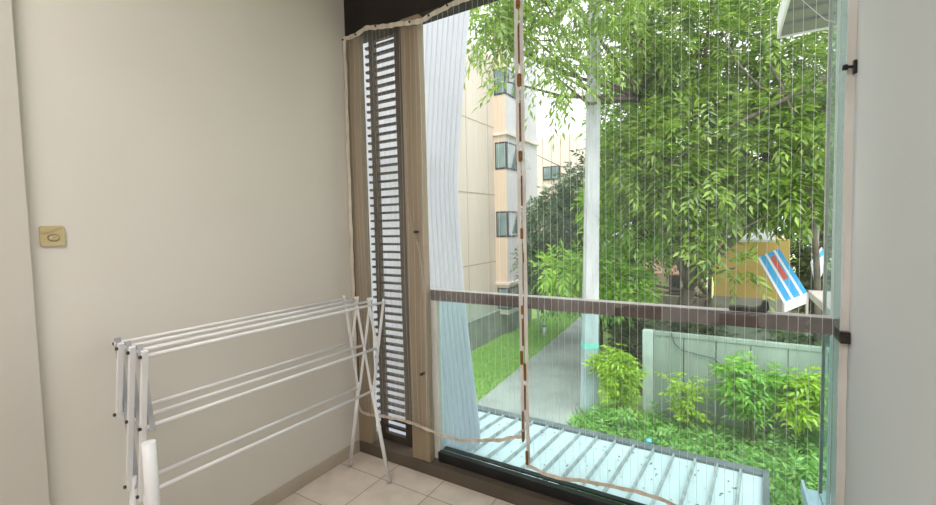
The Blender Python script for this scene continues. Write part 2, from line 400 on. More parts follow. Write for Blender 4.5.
# canopy slab over the right-hand side
cn = thing('metal_canopy', (2.7, 1.0, 2.75), 'pale grey sheet metal canopy jutting out above the right side', 'canopy')
MB().box((2.352, .32, 2.757), (3.6, 1.93, 2.87)).build('canopy_deck', 'soffit', cn)
MB().box((2.338, .31, 2.745), (2.352, 1.944, 2.90)).box((2.352, 1.93, 2.745), (3.6, 1.944, 2.90)).build('fascia', 'canopy', cn)
m = MB()
for k in range(7): m.box((2.352, .42+k*.21, 2.742), (3.6, .45+k*.21, 2.757))
m.build('soffit_ribs', 'gutter', cn)

# ------------------------------------------------------------------ nets
NY = -.022
def px_z(pts): return [tuple(on(x, y, 1, NY)[[0, 2]]) for x, y in pts]
botL = [(.004, .36), (.05, .275), (.12, .27), (.22, .285), (.40, .297), (.52, .288), (.586, .278), (.70, .272), (.80, .27), (.854, .284), (.95, .31), (1.036, .329), (1.10, .36), (1.178, .385)]
topL = [(.004, 2.605), (.10, 2.60), (.20, 2.625), (.33, 2.60), (.447, 2.585), (.594, 2.561), (.727, 2.585), (.865, 2.60), (1.0, 2.59), (1.178, 2.60)]
botR = [(1.196, .238), (1.28, .222), (1.358, .219), (1.46, .24), (1.594, .254), (1.70, .262), (1.803, .262), (1.90, .235), (2.0, .20), (2.15, .17), (2.392, .16)]
topR = [(1.196, 2.60), (1.6, 2.59), (2.0, 2.60), (2.392, 2.60)]
def ripple(x, z): return NY + .006*math.sin(x*9+z*1.7)+.004*math.sin(x*23+1.3*z)
def tape_strip(pts, w, yoff, wv=.0, n=60):
    """flat tape following a polyline of (x,z) in the net plane"""
    m = MB(); P = np.array(pts, float); s = np.r_[0, np.cumsum(np.hypot(*np.diff(P, axis=0).T))]
    t = np.linspace(0, s[-1], n); X = np.interp(t, s, P[:, 0]); Z = np.interp(t, s, P[:, 1])
    if len(pts) > 3:
        kx = np.ones(3)/3
        Z = np.r_[Z[:1], np.convolve(Z, kx, 'valid'), Z[-1:]]; X = np.r_[X[:1], np.convolve(X, kx, 'valid'), X[-1:]]
    dx = np.gradient(X); dz = np.gradient(Z); L = np.hypot(dx, dz)+1e-9; nxv = -dz/L; nzv = dx/L
    V = []; F = []
    for i in range(n):
        ww = w*(1+wv*math.sin(i*1.7)); y = NY+yoff+.002*math.sin(i*.9)
        for sgn in (-1, 1):
            V += [(X[i]+nxv[i]*sgn*ww/2, y-.0012, Z[i]+nzv[i]*sgn*ww/2), (X[i]+nxv[i]*sgn*ww/2, y+.0012, Z[i]+nzv[i]*sgn*ww/2)]
    for i in range(n-1):
        a = i*4; b = a+4
        F += [(a, b, b+2, a+2), (a+1, a+3, b+3, b+1), (a, a+1, b+1, b), (a+2, b+2, b+3, a+3)]
    F += [(0, 2, 3, 1), (n*4-4, n*4-3, n*4-1, n*4-2)]
    return m.add(V, F)

def net(name, label, bot, top, xa, xb, film, spacing, wav):
    t = thing(name, (xa, NY, .3), label, 'netting', 'plastic nets over the balcony opening')
    B = np.array(bot); T = np.array(top); nx, nz = 48, 40
    def sheet(x0, x1, mat, nm, nx):
        V = []; F = []
        for i in range(nx+1):
            x = x0+(x1-x0)*i/nx; z0 = np.interp(x, B[:, 0], B[:, 1]); z1 = np.interp(x, T[:, 0], T[:, 1])
            for j in range(nz+1):
                z = z0+(z1-z0)*j/nz; V.append((x, ripple(x, z), z))
        for i in range(nx):
            for j in range(nz):
                a = i*(nz+1)+j; F.append((a, a+nz+1, a+nz+2, a+1))
        return MB().add(V, F, True).build(nm, mat, t, fix=False)
    for (x0, x1, mat, nm) in film: sheet(x0, x1, mat, nm, max(8, int(nx*(x1-x0))))
    m = MB(); x = xa+.03; k = 0
    while x < xb-.01:
        z0 = np.interp(x, B[:, 0], B[:, 1]); z1 = np.interp(x, T[:, 0], T[:, 1])
        zz = np.linspace(z0, z1, 13)
        m.tube([(x+wav*math.sin(z*2.1+k*.6)+wav*.6*math.sin(z*5+k), ripple(x, z)-.002, z) for z in zz], .00052 if x > .56 else .0003, 4, False); k += 1
        x += spacing*(1+.12*math.sin(k*2.3))
    m.build('threads', 'thread', t, fix=False)
    return t

nl = net('balcony_net', 'left sheer plastic net with cream border, hanging over the louver and columns', botL, topL, .004, 1.178,
         [(.004, .60, 'film2', 'cloudy_sheet'), (.60, 1.178, 'film', 'clear_sheet')], .034, .006)
tape_strip(botL, .017, -.004, .2, 70).build('bottom_tape', 'tape', nl)
tape_strip(topL, .026, -.004, .15, 70).build('top_tape', 'tape', nl)
tape_strip([(.014, .37), (.006+.012, 1.0), (.018, 1.7), (.012+.01, 2.6)], .026, -.004, .2, 50).build('wall_tape', 'tape', nl)
tape_strip([(1.172, .37), (1.170, 1.2), (1.168, 2.0), (1.166, 2.61)], .019, -.004, .05, 40).build('joint_tape', 'tape_w', nl)
for (sx, sz) in ((.012, 2.60), (.12, 2.605), (.28, 2.615), (.53, 2.575), (.66, 2.575), (.78, 2.595)):
    MB().tube([(sx, NY-.012, sz), (sx, NY-.004, sz)], .006, 8).build('fixing_screw', 'bolt', nl)
P1 = on(422, 374, 1, NY); P2 = on(416, 232, 1, NY)
for P in (P1, P2): MB().tube([(P[0], NY-.014, P[2]), (P[0], .0, P[2])], .008, 8).build('fixing_screw', 'bolt', nl)
# curling free edge of the sheet over the second column
def curve_px(pts): return [(on(x, y, 1, NY)[0], on(x, y, 1, NY)[2]) for x, y in pts]
tape_strip(curve_px([(405, 20), (407, 120), (408, 205), (414, 228), (421, 255), (425, 300), (428, 380), (431, 427)]), .010, -.007, .2, 50).build('curled_edge', 'film2', nl)

nr = net('balcony_net', 'right clear plastic net with white threads, over the glass railing', botR, topR, 1.196, 2.392,
         [(1.196, 2.392, 'film', 'clear_sheet')], .0325, .0012)
tape_strip(botR, .018, -.004, .12, 70).build('bottom_tape', 'tape', nr)
tape_strip(topR, .05, -.004, .1, 60).build('top_tape', 'tape', nr)
tape_strip([(1.196, .225), (1.196, 1.0), (1.195, 1.9), (1.194, 2.61)], .018, -.005, .05, 40).build('joint_tape', 'tape_w', nr)
tape_strip([(2.395, .02), (2.3945, .6), (2.392, .9), (2.396, 1.2), (2.3925, 1.8), (2.3965, 2.0), (2.395, 2.61)], .024, -.004, .06, 60).build('wall_tape', 'tape_w', nr)
# stained pads along the joint
def yz(y): return on(521, y, 1, NY)[2]
for (xc, y0, y1, w, mat, own) in [(1.181, 0, 9, .020, 'orange', nr), (1.182, 25, 64, .008, 'rust', nr), (1.182, 74, 87, .021, 'orange', nr), (1.183, 103, 142, .009, 'rust', nr),
        (1.182, 151, 162, .020, 'orange', nr), (1.186, 176, 206, .007, 'rust', nr), (1.183, 228, 239, .014, 'orange', nr), (1.188, 252, 262, .006, 'rust', nr),
        (1.180, 305, 314, .013, 'orange', nl), (1.181, 318, 345, .010, 'rust', nl), (1.172, 350, 364, .014, 'orange', nl), (1.188, 362, 379, .013, 'orange', nr),
        (1.186, 384, 408, .008, 'rust', nr), (1.173, 410, 428, .008, 'rust', nl), (1.173, 430, 440, .014, 'rust', nl), (1.192, 448, 462, .014, 'orange', nr)]:
    za, zb = yz(y1), yz(y0); r = min(w, zb-za)*.35
    h = w/2; poly = []
    for (cx_, cz_, a0) in ((xc+h-r, zb-r, 0), (xc-h+r, zb-r, PI/2), (xc-h+r, za+r, PI), (xc+h-r, za+r, 3*PI/2)):
        for a in np.linspace(a0, a0+PI/2, 5): poly.append((cx_+r*math.cos(a), NY-.0125, cz_+r*math.sin(a)))
    MB().prism(poly, (0, .003, 0)).build('stained_pad', mat, own)
# loose cord of the right net drooping at the top
Pa, Pb, Pc, Pd = [on(x, y, 1, NY-.01) for x, y in ((802, 0), (816, 12), (826, 20), (836, 22))]
MB().tube([Pa, Pb, Pc, Pd], .0012, 5).build('loose_cord', 'thread', nr)

# ------------------------------------------------------------------ drying rack
cN = np.array([.197, -1.286, 0]); cF = np.array([.245, -.178, 0])
RD = (cF-cN)/np.linalg.norm(cF-cN); RX = np.array([RD[1], -RD[0], 0])      # along the rods / across towards the room
rk = thing('drying_rack', (cN+cF)/2, 'white folding metal clothes drying rack standing along the cream wall', 'drying rack')
def nodes(c):
    g = lambda s, z: c+RX*s+np.array([0, 0, z])
    return {'T': [g(s, 1.03) for s in (.158, .055, -.048, -.146)], 'M': [g(s, .77) for s in (.112, 0, -.112)], 'L': [g(s, .51) for s in (.056, -.056)],
            'F': [g(.168, 0), g(-.155, 0)]}
nN, nF = nodes(cN), nodes(cF)
for (n_, sg) in ((nN, -1), (nF, 1)):
    off1 = RD*sg*(.013 if sg < 0 else .010); off2 = -RD*sg*(.010 if sg < 0 else .004)
    T, Mm, L, F = n_['T'], n_['M'], n_['L'], n_['F']
    ext = lambda a, b, e: b+(b-a)/np.linalg.norm(b-a)*e
    w, d = (.016, .018) if sg < 0 else (.015, .009)
    fl = 'rack'
    # "/" set lies outside, "\" set inside; channel-section bars
    for (a, b) in ((L[0], T[0]), (L[1], T[1])):
        MB().bar(ext(b, a, .02)+off1, ext(a, b, .02)+off1, w, d, RX).build('scissor_bar', 'rack', rk, .002)
    MB().bar(ext(T[2], Mm[2], .02)+off1, ext(Mm[2], T[2], .02)+off1, w, d, RX).build('short_bar', 'rack', rk, .002)
    for (a, b) in ((L[0], T[2]), (L[1], T[3])):
        MB().bar(ext(b, a, .02)+off2, ext(a, b, .02)+off2, w, d, RX).build('scissor_bar', 'rack_grey' if sg < 0 else 'rack', rk, .002)  # near bars greyed to carry their shaded side
    MB().bar(ext(T[1], Mm[0], .02)+off2, ext(Mm[0], T[1], .02)+off2, w, d, RX).build('short_bar', 'rack_grey' if sg < 0 else 'rack', rk, .002)
    for (f, l) in ((F[0], L[0]), (F[1], L[1])):
        lg = MB().tube([f+np.array([0, 0, .012]), ext(f, l, .03)], .0105, 12).build('leg', 'rack', rk)
        MB().tube([f, f+(l-f)*.035], .0125, 12).build('foot_cap', 'rack_grey', lg)
    for P in T+Mm+L:
        if P is T[3]: P = P-RD*sg*(.023 if sg < 0 else .012)
        MB().tube([P+RD*sg*(.02 if sg < 0 else .012), P+RD*sg*(.029 if sg < 0 else .02)], .0062, 10).build('bolt', 'bolt', rk)
for key in 'TML':
    for a, b in zip(nN[key], nF[key]): MB().tube([a-RD*.004, b+RD*.004], .0072, 12).build('rod', 'rack', rk)
# thick sleeve leaning on the near front leg
MB().tube([(.444, -1.345, .772), (.450, -1.345, .55), (.464, -1.345, .0)], .0195, 20).build('sleeve_tube', 'rack', rk)

# ------------------------------------------------------------------ wall plate
py0, py1, pz0, pz1 = -1.455, -1.388, 1.408, 1.479
sp = thing('wall_switch', (0, (py0+py1)/2, (pz0+pz1)/2), 'small tan switch plate with an oval rocker high on the cream wall', 'switch')
def rrect(y0, y1, z0, z1, r, x):
    P = []
    for (cy_, cz_, a0) in ((y1-r, z1-r, 0), (y0+r, z1-r, PI/2), (y0+r, z0+r, PI), (y1-r, z0+r, 1.5*PI)):
        for a in np.linspace(a0, a0+PI/2, 6): P.append((x, cy_+r*math.cos(a), cz_+r*math.sin(a)))
    return P
MB().prism(rrect(py0, py1, pz0, pz1, .008, .0), (.008, 0, 0)).build('plate', 'plate', sp, .0015)
cyy, czz = (py0+py1)/2+.002, (pz0+pz1)/2-.006
ov = lambda a, b, x: [(x, cyy+a*math.cos(t), czz+b*math.sin(t)) for t in np.linspace(0, 2*PI, 28, endpoint=False)]
rm = MB(); o1, o2 = ov(.0165, .0125, .0082), ov(.0145, .0105, .0098)
rm.prism(o1, (.0015, 0, 0)); rm.build('rim', 'bolt', sp)
MB().prism(ov(.0150, .0112, .0098), (.0022, 0, 0)).build('rocker', 'rocker', sp, .0008)
MB().tube([(.0123, cyy-.007, czz+.001), (.0130, cyy-.007, czz+.001)], .0024, 10).build('indicator', 'white_alu', sp)
pl = MB().prism([(.008, py0+.001, pz0+.046), (.008, py0+.020, pz0+.048), (.008, py1-.018, pz1-.010), (.008, py1-.003, pz1-.006), (.008, py1-.006, pz1-.002), (.008, py0+.007, pz1-.001), (.008, py0+.001, pz1-.008)], (.0022, 0, 0)).build('peeling_film', 'plate', sp)

# ------------------------------------------------------------------ white ribbed sheet
P0 = np.array([.152, 1.264, -.6]); pn = np.array([.514, -.857, 0]); pd = np.array([.857, .514, 0])
def onp(x, y):
    d = ray(x, y); return CAM+d*((P0-CAM)@pn)/(d@pn)
prof = [(474, -60), (470.5, 0), (468, 30), (463, 90), (459, 150), (457.5, 185), (459, 215), (461, 250), (464, 290), (468, 330), (472, 365), (477, 405), (480, 432), (479.5, 446), (475, 458)]
pts = [onp(*q) for q in prof]
zs = np.array([p[2] for p in pts][::-1]); ss = np.array([(p-P0)@pd for p in pts][::-1])
zs[0] = -.575
sh = thing('ribbed_sheet', (-.3, 1.0, -.57), 'tall white ribbed translucent sheet with a curved edge outside the column', 'screen')
m = MB(); nz = 60; pitch = .034; smin = -1.30
zz = np.linspace(zs[0], zs[-1], nz+1); nr_ = 30
V = []; F = []
per = 6; ncol = nr_*per
for j in range(nz+1):
    e = np.interp(zz[j], zs, ss)
    for i in range(ncol+1):
        s = e+(smin-e)*i/ncol; q = (i % per)
        dd = (.012 if q == 0 else 0.0)
        p = P0+pd*s; V.append((p[0]-pn[0]*dd, p[1]-pn[1]*dd, zz[j]))
for j in range(nz):
    for i in range(ncol):
        a = j*(ncol+1)+i; F.append((a, a+1, a+ncol+2, a+ncol+1))
o = m.add(V, F).build('sheet', 'sheet', sh, fix=False)
sd = o.modifiers.new('solid', 'SOLIDIFY'); sd.thickness = .004
for hz in (.9, 2.6): MB().obox(P0+pd*(-.78)-pn*.05+np.array([0, 0, hz]), pd, pn, (0, 0, 1), .9, .03, .05).build('back_rail', 'white_alu', sh)

# ------------------------------------------------------------------ white awning roof below
SD = np.array([.063, .998, -.045]); SD /= np.linalg.norm(SD)
SXv = np.array([1, 0, 0])
fe = 2.125; zf = -.6
def rp(x, y, h=0):     # x measured on the front edge
    k = (y-fe)/SD[1]; return np.array([x+SD[0]*k, y, zf+SD[2]*k+h])
ar = thing('awning_roof', (1.0, 1.2, -.6), 'white sheet metal lean-to roof with grey seams just below the balcony', 'roof')
xl, xr = -1.3, 2.315
m = MB(); A = [rp(xl, .302), rp(xr, .302), rp(xr, fe), rp(xl, fe)]
m.prism(A, (0, 0, -.03)); m.build('roof_sheet', 'roof', ar)
k = 0; x = 2.154
while x > xl+.05:
    m = MB(); a, b = rp(x, .305), rp(x, fe-.07)
    w2 = .011; h = .028
    m.add([a-SXv*w2, a+SXv*w2, b+SXv*w2, b-SXv*w2, a-SXv*w2*.6+[0, 0, h], a+SXv*w2*.6+[0, 0, h], b+SXv*w2*.6+[0, 0, h], b-SXv*w2*.6+[0, 0, h]],
          [(0, 3, 2, 1), (4, 5, 6, 7), (0, 1, 5, 4), (1, 2, 6, 5), (2, 3, 7, 6), (3, 0, 4, 7)])
    m.build('seam', 'seam', ar); x -= .1638
m = MB(); a, b = rp(xl, fe), rp(xr+.03, fe)
m.box((a[0], fe-.075, zf-.06), (b[0], fe+.02, zf+.028)); m.build('front_gutter', 'gutter', ar, .005)
a, b = rp(xr, .302, .028), rp(xr, fe, .028)
MB().prism([a+[-.012, 0, -.08], a+[.03, 0, -.08], b+[.03, 0, -.08], b+[-.012, 0, -.08]], (0, 0, .085)).build('side_edge', 'gutter', ar)

# ------------------------------------------------------------------ leaves
def norm(a): return a/(np.linalg.norm(a, axis=-1, keepdims=True)+1e-9)
def leaf_mesh(name, mat, base, dirv, nrm, ln, wd, parent=None, fold=.22, droop=.18):
    """each leaf: folded lens of four triangles"""
    n = len(base); side = norm(np.cross(dirv, nrm)); nr = norm(np.cross(side, dirv))
    ln = ln[:, None]; wd = wd[:, None]
    d2 = norm(dirv + np.array([0, 0, -1.])*droop)
    mid = base+dirv*ln*.42; tip = base+dirv*ln*.42+d2*ln*.58
    Lf = mid+side*wd*.5+nr*wd*fold; Rg = mid-side*wd*.5+nr*wd*fold
    V = np.stack([base, Lf, mid, Rg, tip], 1).reshape(-1, 3).astype(np.float32)
    I = (np.arange(n)*5)[:, None]
    tri = np.concatenate([I+np.array([[0, 2, 1]]), I+np.array([[0, 3, 2]]), I+np.array([[1, 2, 4]]), I+np.array([[2, 3, 4]])], 1).reshape(-1).astype(np.int32)
    me = bpy.data.meshes.new(name); nf = n*4
    me.vertices.add(len(V)); me.vertices.foreach_set('co', V.reshape(-1))
    me.loops.add(nf*3); me.loops.foreach_set('vertex_index', tri)
    me.polygons.add(nf); me.polygons.foreach_set('loop_start', np.arange(nf, dtype=np.int32)*3); me.polygons.foreach_set('loop_total', np.full(nf, 3, dtype=np.int32))
    me.update(calc_edges=True)
    me.materials.append(MT[mat])
    o = bpy.data.objects.new(name, me); COL.objects.link(o)
    if parent is not None: o.parent = parent; o.matrix_parent_inverse = parent_inv(parent)
    return o

def sprays(pos, dirs, L, nleaf, ll, lw, rng, spread=.9, hang=.35):
    """pinnate sprays -> leaf arrays"""
    n = len(pos); dirs = norm(dirs)
    up = np.tile(np.array([0, 0, 1.]), (n, 1)) + rng.normal(0, .25, (n, 3))
    side = norm(np.cross(dirs, up)); nrm = norm(np.cross(side, dirs))
    B, D, Nn, LL, LW = [], [], [], [], []
    for i in range(nleaf):
        u = (i+.6)/nleaf; sg = 1 if i % 2 else -1
        if i == nleaf-1: sg = 0
        p = pos+dirs*(L*u)[:, None]+np.array([0, 0, -1.])*(L*u*u*hang)[:, None]
        d = norm(dirs*(.55+.3*u)+side*sg*spread+np.array([0, 0, -1.])*.35*hang*2+rng.normal(0, .18, (n, 3)))
        B.append(p); D.append(d); Nn.append(norm(nrm+rng.normal(0, .35, (n, 3))))
        LL.append(ll*rng.uniform(.7, 1.25, n)); LW.append(lw*rng.uniform(.75, 1.2, n))
    return [np.concatenate(a) for a in (B, D, Nn, LL, LW)]

def blob_points(blobs, dens, rng, shell=.45):
    """blobs: (px,py,t,rpx,rpy,depth radius) -> ellipsoid crowns in the world"""
    P, D = [], []
    for (x, y, t, rx, ry, rd, k) in blobs:
        c = at(x, y, t); R = np.array([rx*t/FPX, rd, ry*t/FPX])
        n = int(k*dens); v = norm(rng.normal(size=(n, 3))); r = rng.uniform(shell**3, 1, n)**(1/3)
        loc = v*r[:, None]*R
        P.append(c+loc[:, [0]]*np.array([.857, .514, 0])+loc[:, [1]]*np.array([-.514, .857, 0])+loc[:, [2]]*np.array([0, 0, 1.]))
        D.append(v[:, [0]]*np.array([.857, .514, 0])+v[:, [1]]*np.array([-.514, .857, 0])+v[:, [2]]*np.array([0, 0, 1.]))
    return np.concatenate(P), np.concatenate(D)

def tree(name, label, blobs, mat, dens, L, nleaf, ll, lw, trunk_xy, trunk_r, seed, bark='bark', trunk_z=None, hang=.35, group=None, twigs=60):
    rng = np.random.default_rng(seed)
    tx, ty_ = trunk_xy; base = np.array([tx, ty_, -3.0])
    t = thing(name, base, label, 'tree', group)
    P, D = blob_points(blobs, dens, rng)
    D = norm(D*.8+rng.normal(0, .6, D.shape)+np.array([0, 0, -.12]))
    a = sprays(P, D, L*rng.uniform(.7, 1.3, len(P)), nleaf, ll, lw, rng, hang=hang)
    leaf_mesh('foliage', mat, *a, parent=t)
    cs = [at(b[0], b[1], b[2]) for b in blobs]
    ztop = trunk_z if trunk_z is not None else min(c[2] for c in cs)-.3
    fork = np.array([tx+.15, ty_, ztop])
    m = MB(); m.tube([base+[0, 0, -.1], base+[.04, 0, (ztop+3)*.33], base+[-.05, .05, (ztop+3)*.66], fork], [trunk_r*1.2, trunk_r, trunk_r*.9, trunk_r*.75], 12)
    m.build('trunk', bark, t)
    m = MB()
    for c in cs:
        mid = fork*.5+c*.5+rng.normal(0, .18, 3)+np.array([0, 0, -.2]); m.tube([fork, fork*.75+mid*.25+[0, 0, .05], mid, c], [trunk_r*.5, trunk_r*.42, trunk_r*.28, trunk_r*.1], 8)
    idx = rng.choice(len(P), min(twigs, len(P)), replace=False)
    for i in idx:
        c = cs[int(np.argmin([np.linalg.norm(P[i]-q) for q in cs]))]
        m.tube([c, (c+P[i])/2+rng.normal(0, .08, 3), P[i]], [trunk_r*.13, trunk_r*.09, .006], 5, False)
    m.build('branches', bark, t, fix=False)
    t['group'] = 'trees seen through the opening'
    return t

tree('broadleaf_tree', 'large bright green leafy tree filling the right of the view behind the fence', [
    (720, -60, 10.5, 130, 60, 1.6, 1.0), (700, 50, 10.5, 75, 65, 1.3, 1.0), (775, 60, 10, 65, 75, 1.2, 1.0), (650, 25, 10, 45, 45, 1., .6), (690, 140, 10, 75, 55, 1.2, 1.0),
    (770, 150, 9.6, 65, 55, 1.1, .9), (650, 165, 9.8, 45, 45, .9, .6), (712, 188, 9.6, 74, 28, 1., .8), (785, 196, 9.6, 45, 28, .8, .42), (700, 236, 9.4, 26, 16, .6, .12), (820, 110, 9.6, 50, 90, 1., .6), (735, 268, 9.0, 24, 10, .4, .03)],
    'leafA', 430, .44, 9, .235, .068, (1.1, 9.6), .2, 21, twigs=120, trunk_z=-.2)
tree('slender_tree', 'fresh green tree with spreading leaf sprays just behind the white pole', [
    (618, 112, 11.4, 24, 36, .7, .35), (630, 178, 11.2, 32, 34, .7, .55), (640, 225, 11, 34, 28, .8, .5), (600, 268, 11.2, 34, 20, .5, .35), (622, 284, 10.8, 26, 18, .6, .35), (604, 205, 11.4, 20, 26, .5, .22), (655, 80, 11.6, 30, 36, .7, .35), (560, 268, 10.6, 22, 14, .4, .14)],
    'leafD', 560, .42, 8, .21, .07, (1.5, 10.9), .1, 22, twigs=60, trunk_z=-.6)
tree('overhanging_tree', 'pale green tree whose feathery branches hang into the top of the view', [
    (497, 8, 8.2, 34, 20, .6, .40), (545, 2, 8.0, 45, 22, .6, .40), (604, 0, 8.4, 40, 22, .6, .42), (482, 36, 8.0, 10, 14, .3, .09), (508, 44, 8.0, 14, 16, .3, .10), (552, 40, 8.0, 26, 20, .4, .14), (566, 78, 8.0, 14, 22, .4, .13), (545, 68, 8., 14, 14, .4, .06), (604, 48, 8.6, 22, 26, .5, .16), (508, 82, 7.6, 7, 6, .2, .025),
    (520, -60, 8.4, 90, 36, .9, .6)],
    'leafB', 270, .46, 9, .19, .052, (.1, 9.6), .12, 23, twigs=60, trunk_z=4.4, hang=.7)
tree('dark_conifer', 'dense dark green tree between the beige building and the white pole', [
    (556, 222, 15, 30, 34, 1.1, .9), (578, 205, 15, 24, 40, 1., .7), (548, 262, 15, 28, 28, .9, .6), (590, 250, 15, 24, 44, .9, .7), (565, 285, 15, 36, 22, .9, .5)],
    'leafC', 1100, .34, 8, .17, .05, (-1.9, 13.4), .16, 24, 'darkbark', twigs=30, hang=.5)
tree('shade_tree', 'dull olive tree standing furthest back on the right', [
    (640, 190, 15, 60, 70, 1.4, .8), (700, 200, 15.5, 60, 70, 1.4, .8), (770, 180, 15, 70, 80, 1.5, 1.0), (830, 170, 14, 50, 90, 1.4, .8), (640, 100, 16, 50, 60, 1.4, .5), (740, 80, 16, 110, 80, 1.6, 1.0), (830, 245, 13, 30, 30, .8, .3)],
    'leafE', 520, .5, 8, .26, .085, (2.0, 14.6), .22, 25, 'darkbark', twigs=60, trunk_z=.5)

# big bare limbs crossing the crown of the broadleaf tree
bl = bpy.data.objects['broadleaf_tree']
for pts, r0, r1 in (([(870, 52), (838, 72), (818, 83), (775, 104), (730, 127), (690, 150), (655, 172)], .085, .012), ([(818, 300), (816, 250), (808, 190), (800, 140), (786, 95), (768, 60)], .07, .02),
                    ([(786, 95), (760, 88), (735, 60), (722, 30)], .035, .012), ([(808, 190), (770, 215), (735, 232), (700, 238)], .03, .01)):
    q_ = [at(x, y, 8.95) for x, y in pts]
    if pts[0] == (818, 300): q_ = [np.array([q_[0][0], q_[0][1]+.3, -3.05])]+q_
    MB().tube(q_, list(np.linspace(r0, r1, len(q_))), 8).build('limb', 'bark', bl)
# ------------------------------------------------------------------ ground, path, grass
def quad_struct(name, pts, mat, th, label, cat):
    o = MB().prism([(x, y, z-th) for x, y, z in pts], (0, 0, th)).build(name, mat); return struct(o, label, cat)
GZ = -3.0
quad_struct('ground', [(-30, -2, GZ), (30, -2, GZ), (30, 60, GZ), (-30, 60, GZ)], 'soil', .2, 'green grassy ground below the balcony', 'ground')
pth = [on(470, 409, 2, GZ), on(567, 329, 2, GZ), on(580, 317, 2, GZ), on(603, 317, 2, GZ), on(597, 335, 2, GZ), on(577, 420, 2, GZ)]
pa, pb = pth[0], pth[5]
poly = [(pth[0][0]+.35, 2.5, GZ+.02), (pth[0][0], pth[0][1], GZ+.02), (pth[1][0], pth[1][1], GZ+.02), (pth[2][0], pth[2][1], GZ+.02), (pth[3][0], pth[3][1], GZ+.02), (pth[4][0], pth[4][1], GZ+.02), (pth[5][0], pth[5][1], GZ+.02), (pth[5][0]+.3, 2.5, GZ+.02)]
quad_struct('path', poly, 'path', .06, 'grey concrete path running away between grass and pole', 'path')

def blades(name, mat, pts, hgt, wid, rng, lean=.35, label=None, cat=None):
    n = len(pts); d = norm(np.stack([rng.normal(0, lean, n), rng.normal(0, lean, n), np.ones(n)], 1))
    nr = norm(rng.normal(size=(n, 3))*np.array([1, 1, .1]))
    o = leaf_mesh(name, mat, pts, d, nr, hgt*rng.uniform(.6, 1.3, n), wid*rng.uniform(.7, 1.3, n), fold=.15, droop=.3)
    return tag(o, label, cat, kind='stuff')
rng = np.random.default_rng(5)
# lawn left of the path: between the building foot and the path edge
def lerp_edge(y): return np.interp(y, [2.5, poly[1][1], poly[2][1], poly[3][1]], [poly[0][0], poly[1][0], poly[2][0], poly[3][0]])
n = 26000; yy = rng.uniform(6.0, 19, n); xe = lerp_edge(yy); xx = xe-.03-rng.uniform(0, 1, n)**1.1*(xe+5.5)
blades('lawn_grass', 'grass', np.stack([xx, yy, np.full(n, GZ)], 1), .11, .03, rng, .5, 'short green lawn grass between the beige building and the path', 'grass')

# weeds right of the path
def redge(y): return np.interp(y, [2.5, poly[6][1], poly[5][1], poly[4][1]], [poly[7][0], poly[6][0], poly[5][0], poly[4][0]])
n = 5200; yy = rng.uniform(2.4, 8.0, n); xe = redge(yy)+.1; xx = xe+rng.uniform(0, 1, n)*(6.2-xe)
keep = ~((np.abs(xx+.66) < .3) & (np.abs(yy-7.7) < .3)); xx, yy = xx[keep], yy[keep]; n = len(xx)
hh = .16+.28*rng.uniform(0, 1, n)*(.4+.6*(np.sin(xx*2.1)*np.cos(yy*1.7)*.5+.5)) + .10*np.clip(xx-1, 0, 2)
pos = np.stack([xx, yy, GZ+hh*rng.uniform(.1, 1, n)], 1); dirs = norm(np.stack([rng.normal(0, 1, n), rng.normal(0, 1, n), rng.uniform(.0, .9, n)], 1))
a = sprays(pos, dirs, .26*rng.uniform(.6, 1.3, n), 8, .13, .045, rng, hang=.3)
o = leaf_mesh('ground_weeds', 'weed', *a); tag(o, 'tangled green weeds covering the ground in front of the grey fence', 'weeds', kind='stuff')
n = 16000; yy = rng.uniform(2.4, 8.0, n); xe = redge(yy)+.02; xx = xe+rng.uniform(0, 1, n)*(6.2-xe)
blades('wild_grass', 'weed', np.stack([xx, yy, np.full(n, GZ)], 1), .30, .03, rng, .5, 'long wild grass between the path and the grey fence', 'grass')

# ------------------------------------------------------------------ shrubs before the fence
def shrub(label, cx, cy_, stems, h, r, mat, ns, nleaf, ll, lw, seed, group=None, ulo=.38):
    rng = np.random.default_rng(seed); base = np.array([cx, cy_, GZ]); t = thing('garden_shrub', base, label, 'shrub', 'shrubs around the grey fence')
    m = MB(); P = []; D = []
    for k in range(stems):
        a = rng.uniform(0, 2*PI); rr = r*rng.uniform(.2, 1); hh = h*rng.uniform(.65, 1)
        tip = base+[rr*math.cos(a), rr*.55*math.sin(a), hh]; mid = base+[rr*.35*math.cos(a), rr*.25*math.sin(a), hh*.55]
        b0 = base+[.08*math.cos(a), .05*math.sin(a), 0]
        m.tube([b0, mid, tip], [.014, .010, .004], 5, False)
        for q in range(ns):
            u = rng.uniform(ulo, 1.02); p = (b0*(1-u)**2+mid*2*u*(1-u)+tip*u*u); P.append(p+rng.normal(0, .05, 3)); b = rng.uniform(0, 2*PI)
            D.append([math.cos(b), math.sin(b)*.8, rng.uniform(-.1, .7)])
    m.build('stems', 'stem', t, fix=False)
    P = np.array(P); D = np.array(D)
    a = sprays(P, D, .26*rng.uniform(.7, 1.3, len(P)), nleaf, ll, lw, rng, hang=.4)
    leaf_mesh('foliage', mat, *a, parent=t)
    return t
FY = 8.15
def fx(px): return on(px, 400, 1, FY-.45)[0]
shrub('bright yellow-green shrub just right of the white pole', fx(623), 7.7, 16, 1.75, .62, 'leafY', 22, 8, .15, .05, 31)
shrub('sparse yellow-green shrub at the left end of the grey fence', fx(688), 7.6, 8, 1.45, .62, 'leafY', 11, 7, .14, .048, 32)
shrub('dense fresh green shrub spreading in front of the middle of the grey fence', fx(752), 7.55, 18, 1.75, .72, 'leafD', 17, 8, .17, .055, 33, ulo=.62)
